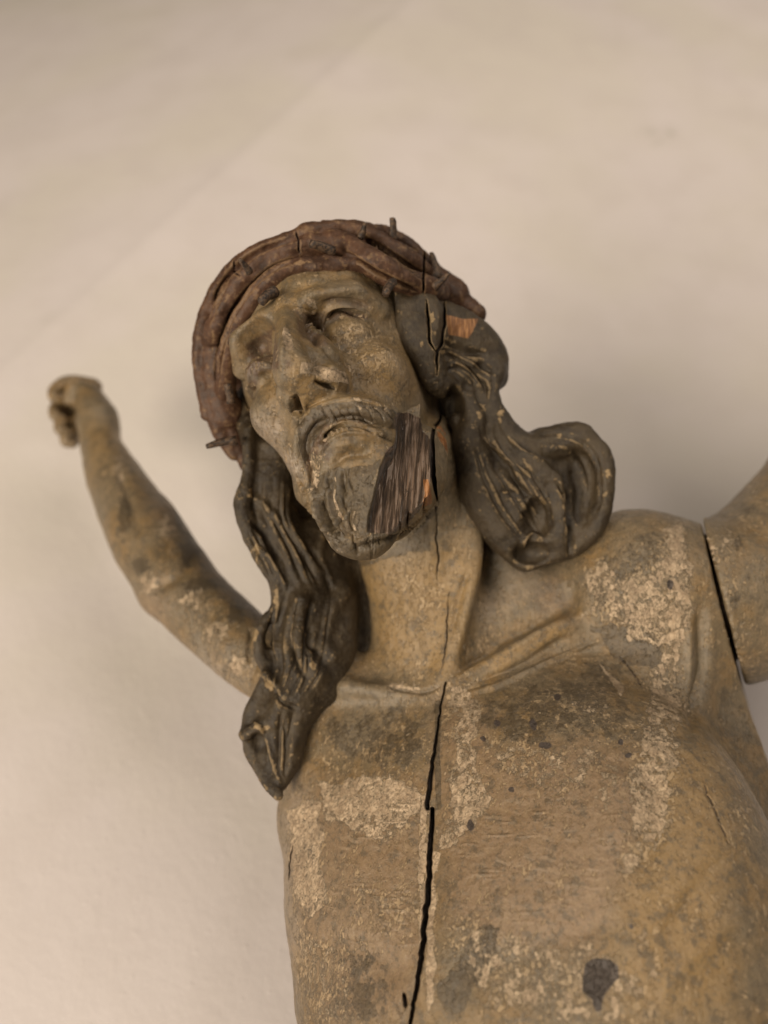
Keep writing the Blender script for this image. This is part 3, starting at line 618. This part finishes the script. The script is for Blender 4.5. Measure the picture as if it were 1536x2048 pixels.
S.finish(MASKS)
ROOT_LOC = W(T(0, -20, -6))
root = bpy.data.objects.new('carved_figure', None); scene.collection.objects.link(root)
root.location = ROOT_LOC; bpy.context.view_layer.update()
root['label'] = 'worn painted wooden figure with beard, long hair and outstretched arms'
root['category'] = 'statue'
body = link('body', me, m_body, root)

# ------------------------------------------------------------------ hair
def xfield(lo, hi, st, back=None):
    zs = axis([(lo[2], back or st), ((lo[2] + hi[2]) / 2, st), (hi[2], None)]); return Field(np.arange(lo[0], hi[0], st, dtype=np.float32), np.arange(lo[1], hi[1], st, dtype=np.float32), zs)
def cp(F, pts, r, k=8, op='+', sm=True): F.cap(PATH(smooth(pts, 4) if sm else pts), r, k, op)
HR = xfield((20, -190, -2130), (560, 500, -1660), 3.6, 6)
cp(HR, [(835, 622, 10), (862, 680, 20), (880, 740, 40)], [46, 44, 36], 20)
cp(HR, [(790, 590, -10), (822, 650, -20), (848, 710, -20), (872, 760, -5), (902, 778, 20)], [22, 34, 34, 28, 24], 16)
cp(HR, [(880, 760, 130), (915, 830, 120), (930, 920, 120)], [50, 50, 50], 20)
cp(HR, [(935, 800, 30), (945, 850, 30), (935, 890, 30)], [20, 24, 22], 14)
cp(HR, [(885, 645, 50), (940, 675, 70), (972, 712, 85), (985, 750, 90)], [44, 46, 44, 34], 16)
cp(HR, [(865, 700, 40), (925, 740, 55), (955, 790, 75), (965, 850, 80)], [42, 44, 36, 30], 16)
cp(HR, [(935, 820, 90), (985, 900, 95), (1045, 975, 100), (1080, 1045, 110)], [48, 74, 92, 88], 30)
cp(HR, [(985, 745, 60), (978, 790, 50), (1005, 850, 45), (1055, 892, 50), (1110, 892, 55), (1160, 876, 60)], [26, 22, 24, 26, 26, 26], 12)
cp(HR, [(1080, 880, 70), (1150, 868, 60), (1200, 910, 50), (1209, 980, 45), (1190, 1050, 55), (1130, 1098, 70), (1060, 1105, 80)], [24, 24, 22, 22, 22, 26, 30], 16)
HR.ell(V(1130, 990, 115), (92, 115, 62), 30)
cp(HR, [(940, 880, 50), (965, 980, 50), (1005, 1055, 62), (1050, 1105, 80)], [36, 46, 46, 40], 24)
cp(HR, [(960, 870, 30), (1020, 925, 25), (1075, 945, 22), (1110, 960, 22), (1122, 1010, 25), (1125, 1065, 35), (1122, 1110, 60)], [18, 18, 18, 16, 13, 12, 10], 12)
HR.ell(V(1080, 1045, 0), (34, 46, 60), 12, None, '-')
HR.ell(V(1070, 1112, 10), (48, 30, 64), 8, None, '-')
HR.ell(V(1172, 985, 10), (26, 70, 50), 20, None, '-')
HR.ell(V(908, 812, 0), (20, 38, 70), 10, None, '-')
cp(HR, [(912, 842, 50), (922, 862, 48), (916, 884, 52)], [18, 20, 12], 4)
# far side
HL = xfield((-330, -620, -2090), (60, 330, -1640), 3.6, 6)
cp(HL, [(497, 860, 60), (497, 950, 50), (484, 1010, 40), (503, 1070, 40), (525, 1112, 45), (551, 1165, 50), (553, 1212, 50), (523, 1255, 40), (520, 1310, 30), (534, 1350, 20), (503, 1420, 15), (500, 1490, 8), (528, 1550, -12), (556, 1592, -40)],
   [12, 14, 16, 18, 18, 15, 12, 12, 13, 12, 13, 14, 13, 10], 14)
cp(HL, [(545, 900, 90), (545, 1020, 85), (580, 1110, 90), (610, 1200, 90), (600, 1300, 70), (592, 1390, 45), (568, 1470, 25), (562, 1545, -12)], [36, 52, 55, 58, 66, 60, 44, 16], 20)
cp(HL, [(620, 1080, 130), (665, 1180, 125), (665, 1290, 90), (640, 1370, 60)], [50, 50, 52, 45], 20)
cp(HL, [(600, 1205, 30), (588, 1265, 18), (604, 1320, 14), (632, 1352, 14)], [16, 20, 20, 14], 24)
cp(HL, [(550, 1430, 22), (568, 1510, 6), (566, 1572, -14)], [44, 38, 10], 20)
cp(HL, [(688, 1180, 80), (650, 1245, 52), (643, 1285, 42), (664, 1308, 34)], [12, 16, 16, 12], 22)
cp(HL, [(490, 1470, -10), (515, 1455, -22), (545, 1440, -16), (560, 1400, 0)], [10, 10, 9, 8], 18)
cp(HL, [(530, 1350, 0), (560, 1390, -8), (556, 1440, -16)], [9, 9, 8], 18)
HL.ell(V(516, 1492, -30), (15, 24, 30), 6, None, '-')
HL.ell(V(526, 1400, -32), (12, 24, 24), 6, None, '-')
cp(HL, [(484, 812, 110), (497, 860, 80), (505, 900, 75)], [20, 22, 20], 8)
cp(HL, [(500, 800, 150), (530, 880, 150), (590, 990, 150)], [34, 40, 50], 20)
cp(HL, [(660, 1060, 170), (715, 1180, 190), (735, 1300, 180), (700, 1360, 150)], [60, 60, 60, 50], 20)
def strands(S, ga, gb, n, r, amp, jit=3, taper=4):
    """carved hair grooves spread between two guide lines"""
    ga, gb = smooth(ga, 8), smooth(gb, 8); m = min(len(ga), len(gb))
    ga = ga[np.linspace(0, len(ga) - 1, m).astype(int)]; gb = gb[np.linspace(0, len(gb) - 1, m).astype(int)]
    for k in range(n):
        t = (k + .5 + RNG.uniform(-.2, .2)) / n; wob = RNG.normal(0, jit, 2)
        p = ga * (1 - t) + gb * t + wob * np.sin(np.linspace(0, 3, m) + RNG.uniform(0, 6))[:, None]
        S.stroke(p[::3], r * RNG.uniform(.7, 1.3), amp * RNG.uniform(.6, 1.2), taper, 3)
hair_r = new_mesh('hair', *HR.mesh()); hair_r = subdivide(hair_r); Sr = Sculpt(hair_r, 40)
strands(Sr, [(875, 715), (920, 722), (960, 760), (975, 800)], [(880, 690), (935, 698), (985, 735), (1005, 740)], 3, 8, -9)
Sr.stroke([(885, 683), (930, 698), (975, 712)], 8, -12); Sr.stroke([(890, 700), (930, 712), (965, 735)], 6, 6); Sr.stroke([(905, 728), (940, 745), (958, 770)], 7, -9)
strands(Sr, [(985, 800), (1010, 880), (1060, 930), (1100, 945)], [(950, 850), (970, 900), (1010, 960), (1050, 1010)], 3, 9, -7)
strands(Sr, [(945, 880), (960, 960), (1000, 1040), (1050, 1090)], [(980, 900), (1020, 970), (1060, 1020), (1090, 1080)], 3, 12, -4)
strands(Sr, [(1100, 890), (1150, 880), (1190, 930), (1195, 1000)], [(1090, 930), (1140, 930), (1160, 970), (1160, 1040)], 1, 9, -3)
Sr.stroke([(1108, 960), (1136, 1000), (1143, 1060), (1140, 1120)], 8, -14); Sr.stroke([(1040, 1100), (1060, 1070), (1090, 1080)], 8, 8)
Sr.blob((871, 640), (13, 48), 9); Sr.stroke([(960, 850), (985, 900), (1000, 960)], 16, -7); Sr.stroke([(1000, 980), (1060, 1000), (1100, 1040)], 14, -8)
strands(Sr, [(935, 860), (965, 960), (1010, 1050), (1060, 1100)], [(1000, 850), (1060, 930), (1100, 990), (1112, 1060)], 6, 6.5, -4.5, 3, 4)
strands(Sr, [(1050, 870), (1120, 862), (1190, 900), (1206, 990), (1180, 1060)], [(1060, 900), (1120, 895), (1160, 930), (1172, 990), (1160, 1050)], 3, 6.5, -4.5, 3, 4)
strands(Sr, [(890, 770), (900, 740), (940, 770), (960, 830)], [(895, 690), (950, 705), (995, 745), (985, 800)], 3, 6.5, -4.5, 3, 4)
Sr.stroke([(965, 880), (1020, 950), (1075, 1010)], 16, -14); Sr.stroke([(1140, 920), (1158, 980), (1156, 1050)], 14, -12); Sr.stroke([(1010, 870), (1060, 915), (1105, 935)], 10, 9)
Sr.noise(60, 5, 3); Sr.noise(22, 2.2, 3)
Sr.apply()
Sr.cut([(853, 600), (857, 638), (860, 685), (872, 704)], 2.4, 26, jag=.8, taper=5)
Sr.cut([(889, 598), (889, 650), (884, 688), (874, 702), (874, 750)], 2.6, 30, jag=.8, taper=5)
Sr.ppoly('fresh', [(892, 628), (925, 636), (958, 636), (945, 662), (935, 676), (896, 668)], 4)
for c, r in [((845, 690), (10, 16)), ((865, 640), (14, 40)), ((1000, 830), (14, 34)), ((1015, 780), (8, 30)), ((1110, 868), (30, 8)), ((1032, 945), (8, 8)), ((1010, 985), (12, 6)), ((1215, 940), (8, 40)), ((962, 822), (14, 26)), ((880, 705), (16, 10))]:
    Sr.pblob('chip', c, r, .75)
Sr.finish(MASKS)
hr_ob = link('hair', hair_r, m_hair, root)
hair_l = new_mesh('hair', *HL.mesh()); hair_l = subdivide(hair_l); Sl = Sculpt(hair_l, 40)
strands(Sl, [(515, 920), (508, 1000), (545, 1090), (575, 1180)], [(560, 950), (570, 1040), (620, 1120), (650, 1180)], 3, 12, -6)
strands(Sl, [(560, 1180), (540, 1260), (550, 1330), (565, 1390)], [(650, 1180), (630, 1260), (630, 1340), (600, 1400)], 3, 11, -6)
strands(Sl, [(495, 1060), (525, 1130), (545, 1180)], [(505, 1050), (540, 1110), (555, 1170)], 3, 6, -6)
Sl.stroke([(585, 1232), (572, 1270), (590, 1330), (618, 1362)], 9, -14); Sl.stroke([(622, 1250), (622, 1290), (645, 1315)], 7, -9); Sl.stroke([(540, 1255), (538, 1300)], 7, -8)
strands(Sl, [(560, 1400), (545, 1470), (550, 1560)], [(600, 1400), (590, 1460), (575, 1500)], 2, 10, -5)
for pts, r, a in [([(488, 985), (530, 1010), (560, 1050)], 12, 7), ([(500, 1040), (535, 1075), (560, 1130)], 10, -10), ([(520, 1090), (548, 1130), (575, 1180)], 8, 7), ([(600, 960), (590, 1020), (620, 1080)], 14, -8), ([(650, 1060), (640, 1120), (670, 1180)], 14, 7),
                  ([(560, 1215), (548, 1270), (556, 1330)], 10, 6), ([(530, 1360), (560, 1400), (600, 1420)], 8, -8), ([(505, 1440), (530, 1470), (545, 1520), (560, 1570)], 7, 8), ([(570, 1430), (572, 1500), (570, 1560)], 9, -7)]:
    Sl.stroke(pts, r, a)
strands(Sl, [(500, 930), (492, 1000), (520, 1080), (556, 1170)], [(600, 960), (610, 1060), (650, 1130), (680, 1200)], 6, 6.5, -4.5, 3, 4)
strands(Sl, [(545, 1190), (525, 1260), (535, 1340), (520, 1410)], [(680, 1180), (670, 1270), (650, 1350), (610, 1400)], 6, 6.5, -4.5, 3, 4)
strands(Sl, [(515, 1430), (520, 1500), (550, 1580)], [(600, 1420), (590, 1480), (570, 1560)], 3, 6.5, -4.5, 3, 4)
Sl.noise(60, 5, 3); Sl.noise(20, 3, 3)
for c, r in [((500, 985), (10, 30)), ((520, 1100), (24, 34)), ((553, 1190), (8, 60)), ((628, 1335), (14, 20)), ((510, 1270), (8, 40)), ((535, 1370), (12, 40)), ((525, 1455), (34, 10)), ((545, 1530), (10, 40)), ((505, 920), (8, 20)), ((590, 1030), (10, 10))]:
    Sl.pblob('chip', c, r, .8)
Sl.finish(MASKS)
hl_ob = link('hair', hair_l, m_hair, root)
print('hair', time.time() - T0)
# ------------------------------------------------------------------ crown
CR = xfield((-430, 70, -2250), (260, 680, -1560), 3.8, 7)
def band(pts, r, k=6):
    p = smooth(pts, 5); CR.cap(np.array([on_skull(*q) for q in p]), np.array(r) * .84, 1.5)
CR.cap(np.array([on_skull(*q) for q in smooth([(900, 590, .3), (820, 540, .3), (730, 500, .3), (620, 500, .4), (520, 550, .4), (455, 640, .4), (432, 740, .4), (452, 830, .3)], 5)]), [40, 46, 34], 4)
band([(760, 545, .5), (700, 530, .6), (600, 532, .7), (540, 562, .7), (490, 622, .6), (457, 700, .5), (450, 790, .5), (466, 870, .5), (495, 930, .5)], [12, 20, 23, 23, 24, 26, 24, 22, 16], 5)
band([(745, 500, 1.0), (690, 492, 1.0), (620, 490, 1.1), (540, 512, 1.2), (475, 570, 1.2), (432, 650, 1.2), (418, 740, 1.1), (428, 830, 1.1), (470, 905, 1.1)], [14, 20, 23, 24, 26, 26, 24, 22, 18], 5)
band([(730, 462, 1.6), (660, 460, 1.6), (580, 475, 1.6), (500, 512, 1.7), (440, 570, 1.7), (408, 650, 1.7), (400, 740, 1.6), (415, 830, 1.5)], [16, 20, 20, 20, 20, 20, 18, 16], 5)
band([(630, 470, 1.2), (690, 488, 1.3), (740, 522, 1.3), (800, 556, 1.2), (860, 580, 1.2), (915, 604, 1.3), (952, 628, 1.4)], [18, 28, 32, 34, 32, 30, 24], 5)
band([(690, 458, 1.7), (760, 480, 1.6), (810, 515, 1.5), (850, 545, 1.4), (900, 580, 1.4), (940, 610, 1.4)], [20, 24, 24, 22, 20, 18], 5)
band([(650, 455, 1.7), (740, 460, 1.8), (810, 485, 1.6), (850, 522, 1.4), (885, 565, 1.4), (925, 602, 1.4)], [18, 20, 20, 20, 18, 16], 5)
rim = [H(8.0 * math.cos(a), 7.2 + 1.2 * math.sin(a), -1 + 9.4 * math.sin(a)) for a in np.linspace(math.pi * .98, math.pi * 2.02, 24)]
CR.cap(np.array(rim), [34, 34], 10)
crown_me = new_mesh('crown_of_thorns', *CR.mesh()); crown_me = subdivide(crown_me); Sc = Sculpt(crown_me, 60)
for pts in [[(600, 515), (540, 540), (480, 600), (445, 680), (432, 780)], [(610, 470), (520, 500), (450, 560), (415, 650)], [(690, 505), (760, 548), (850, 590)], [(720, 470), (800, 520), (860, 560)]]:
    Sc.stroke(pts, 6, -16)
Sc.noise(70, 8, 3); Sc.noise(22, 3.5, 3); Sc.apply()
Sc.cut([(592, 462), (596, 490), (600, 508)], 1.6, 10, jag=1.2); Sc.cut([(468, 520), (470, 545), (480, 552)], 1.6, 8, jag=1); Sc.cut([(849, 500), (848, 540), (846, 590)], 2.2, 18, jag=1)
for c, r in [((600, 525), (40, 14)), ((560, 560), (24, 10)), ((620, 480), (50, 10)), ((735, 470), (24, 14)), ((830, 500), (20, 8)), ((450, 610), (16, 30)), ((425, 700), (6, 60)), ((640, 490), (24, 8)), ((455, 850), (20, 6)), ((905, 590), (10, 8))]:
    Sc.pblob('chip', c, r, .62)
Sc.finish(MASKS)
crown = link('crown_of_thorns', crown_me, m_crown, root)
def rod(name, a, b, ra, rb, mat, parent, bend=0, n=7, m=10):
    a, b = np.array(a), np.array(b); ax = b - a; L = np.linalg.norm(ax); ax = ax / L; u = np.cross(ax, [0.3, .5, .8]); u /= np.linalg.norm(u); v = np.cross(ax, u)
    vs, fs = [], []
    for i in range(n):
        t = i / (n - 1); c = a + (b - a) * t + u * bend * math.sin(t * math.pi) * L; r = ra + (rb - ra) * t
        for j in range(m):
            q = 2 * math.pi * j / m; rr = r * (1 + RNG.uniform(-.12, .12)); vs.append(c + (u * math.cos(q) + v * math.sin(q)) * rr)
    vs.append(b + ax * rb * .3); vs.append(a)
    for i in range(n - 1):
        for j in range(m): fs.append([i * m + j, i * m + (j + 1) % m, (i + 1) * m + (j + 1) % m, (i + 1) * m + j])
    me_ = bpy.data.meshes.new(name); e = (n - 1) * m
    me_.from_pydata([tuple(x) for x in vs], [], fs + [[e + j, e + (j + 1) % m, n * m] for j in range(m)] + [[(j + 1) % m, j, n * m + 1] for j in range(m)]); me_.update()
    return link(name, me_, mat, parent)
def thorn(p0, d, r0, r1):
    a = on_skull(*p0); rod('thorn', a, a + np.array(d), r0, r1, m_thorn, crown, .04)
thorn((784, 482, 1.8), (1, 42, 14), 10, 6)
thorn((866, 574, 1.8), (32, 25, 12), 10, 4)
thorn((872, 560, 1.6), (-10, 56, 4), 17, 4)
thorn((720, 476, 1.9), (10, 22, 20), 8, 4)
thorn((500, 545, 1.8), (-16, 18, 24), 8, 4)
thorn((786, 564, 1.8), (-14, -30, 34), 9, 8)
thorn((668, 503, 1.7), (-42, 8, 24), 9, 8)
thorn((550, 582, 1.3), (-22, -26, 26), 11, 9)
thorn((462, 806, 1.4), (-5, 34, 16), 8, 7)
thorn((474, 880, 1.2), (-60, -14, 10), 10, 5)
rod('dowel', V(1330, 1212, 180), V(1600, 1160, 250), 148, 120, m_thorn, root, 0, 5, 24)
print('crown', time.time() - T0)
# ------------------------------------------------------------------ arms
AR = Field(axis([(400, 6), (1500, None)]), axis([(-450, 6), (1000, None)]), axis([(-2900, 8), (-1600, None)]))
AR.cap(PATH([(1380, 1200, 165), (1462, 1200, 180), (1545, 1110, 225), (1620, 1000, 290), (1720, 820, 380), (1800, 600, 500), (1840, 420, 600)]), [184, 182, 150, 128, 118, 100, 70], 30)
joint_cut(AR, 'right', 4)
arm_me = new_mesh('arm', *AR.mesh()); arm_me = subdivide(arm_me); Sa = Sculpt(arm_me, 60)
Sa.noise(200, 8, 3); Sa.noise(26, 1.5, 2)
for c, r in [((1450, 1080), (60, 70)), ((1500, 1250), (40, 60)), ((1440, 1040), (40, 30)), ((1500, 980), (40, 30)), ((1475, 1330), (30, 40))]: Sa.pblob('chip', c, r, .55)
for c, r in [((1500, 1020), (30, 20)), ((1475, 1090), (20, 30)), ((1470, 1200), (20, 40))]: Sa.pblob('grime', c, r, .6)
Sa.finish(MASKS); arm_r = link('arm', arm_me, m_body, root)

AL = Field(axis([(-1050, 5.5), (-120, None)]), axis([(-520, 5.5), (380, None)]), axis([(-2900, 7), (-1750, None)]))
cp(AL, [(600, 1355, 140), (500, 1305, 190), (422, 1238, 270), (352, 1165, 350)], [88, 84, 85, 90], 20)
cp(AL, [(352, 1165, 350), (300, 1085, 440), (258, 1010, 530), (222, 940, 620), (202, 893, 700)], [92, 94, 84, 68, 56], 20)
cp(AL, [(202, 895, 700), (196, 842, 750), (178, 795, 800)], [56, 62, 44], 14)
cp(AL, [(205, 830, 740), (215, 850, 730)], [40, 30], 14)
cp(AL, [(150, 788, 870), (138, 830, 880), (155, 868, 850)], [38, 38, 30], 10)
cp(AL, [(175, 800, 800), (150, 775, 800), (140, 800, 790)], [34, 28, 22], 10)
hand = AL
arm_l_me = new_mesh('arm', *AL.mesh()); arm_l_me = subdivide(arm_l_me); Sb = Sculpt(arm_l_me, 80)
Sb.noise(200, 8, 3); Sb.noise(30, 1.5, 2)
Sb.blob((330, 1020), (40, 70), 10, .5); Sb.stroke([(395, 1100), (360, 1150), (300, 1180)], 18, -9); Sb.stroke([(440, 1200), (400, 1260), (430, 1330)], 22, -6); Sb.stroke([(230, 930), (260, 1000), (280, 1080)], 14, -6); Sb.blob((215, 860), (24, 30), 5)
Sb.stroke([(505, 1255), (497, 1290), (495, 1330)], 6, -10)
for c, r in [((330, 1060), (40, 40)), ((430, 1260), (70, 50)), ((240, 940), (26, 60)), ((470, 1330), (40, 50)), ((300, 1170), (40, 50)), ((380, 1200), (60, 40))]: Sb.pblob('chip', c, r, .7)
for c, r in [((330, 1020), (40, 30)), ((300, 1220), (40, 40))]: Sb.pblob('tan', c, r, 1)
for c, r in [((380, 1100), (40, 60)), ((280, 1130), (30, 30)), ((470, 1230), (30, 24)), ((400, 1170), (60, 20)), ((250, 1040), (20, 70)), ((360, 1030), (20, 50))]: Sb.pblob('grime', c, r, .85)
Sb.pblob('pale', (420, 1350), (60, 50), .7); Sb.pblob('ochre', (220, 900), (60, 60), .6)
Sb.finish(MASKS); arm_l = link('arm', arm_l_me, m_body, root)
# fist: four fingers bent over towards the palm
def finger(pts, r):
    q = PATH(pts); F = Field(*[axis([(a, 4), (b, None)]) for a, b in zip(q.min(0) - 70, q.max(0) + 70)])
    F.cap(PATH(smooth(pts, 4)), r, 6); me_ = subdivide(new_mesh('finger', *F.mesh())); S_ = Sculpt(me_); S_.noise(24, 2, 2); S_.pblob('ochre', (130, 820), (80, 100), .6); S_.finish(MASKS)
    return link('finger', me_, m_body, arm_l)
finger([(185, 775, 850), (140, 766, 830), (112, 778, 800), (108, 795, 780), (122, 800, 790)], [28, 23, 19, 16, 13])
finger([(185, 812, 870), (140, 808, 860), (112, 815, 820), (110, 832, 800), (124, 836, 810)], [26, 22, 18, 16, 13])
finger([(185, 842, 860), (145, 840, 850), (122, 846, 815), (120, 860, 800), (134, 864, 805)], [24, 21, 18, 16, 13])
finger([(185, 870, 840), (155, 868, 830), (134, 872, 800), (132, 884, 790), (146, 888, 795)], [23, 21, 18, 16, 13])
# ------------------------------------------------------------------ wall
up_w = np.array([0, math.cos(PITCH), -math.sin(PITCH)]); n_w = np.array([0, math.sin(PITCH), math.cos(PITCH)])
def wall_pt(px, py):
    d = V(px, py, 0) / D0; t = -2330 / (n_w @ d); return d * t
ex = np.array([1., 0, 0]); O = wall_pt(768, 1024)
xs = np.arange(-7800, 6500, 30.); ys = np.arange(-3000, 7800, 30.)
X, Y = np.meshgrid(xs, ys, indexing='ij')
Pw = O + X[..., None] * ex + Y[..., None] * up_w
c0, c1 = wall_pt(290, 490), wall_pt(850, -20); a = np.array([(c0 - O) @ ex, (c0 - O) @ up_w]); b = np.array([(c1 - O) @ ex, (c1 - O) @ up_w])
dr = (b - a) / np.linalg.norm(b - a); s_ = -((X - a[0]) * -dr[1] + (Y - a[1]) * dr[0]) * -1
soft = 90.; h = .5 * (s_ + np.sqrt(s_ * s_ + soft * soft)) * -.2 + 13 * np.exp(-(s_ / 55) ** 2)
Pw = Pw + h[..., None] * n_w + (14 * fbm(Pw.reshape(-1, 3), 700, 2).reshape(X.shape))[..., None] * n_w
nx, ny = X.shape; idx = np.arange(nx * ny).reshape(nx, ny)
Qw = np.stack([idx[:-1, :-1], idx[1:, :-1], idx[1:, 1:], idx[:-1, 1:]], -1).reshape(-1, 4)
wm = new_mesh('wall', Pw.reshape(-1, 3), Qw)
wuv, _ = uvw(np.minimum(Pw.reshape(-1, 3), [9e9, 9e9, -10.])); st = np.zeros(len(wuv))
for c_, r_ in [((1302, 262), (14, 6)), ((1342, 266), (9, 12)), ((1318, 285), (12, 5)), ((1240, 970), (7, 5)), ((90, 640), (5, 5))]: st = np.maximum(st, np.exp(-(((wuv - c_) / r_) ** 2).sum(1)))
at = wm.attributes.new('stain', 'FLOAT', 'POINT'); at.data.foreach_set('value', st.astype(np.float32)); wall = link('wall', wm, m_wall); wall['kind'] = 'structure'
print('done', time.time() - T0)
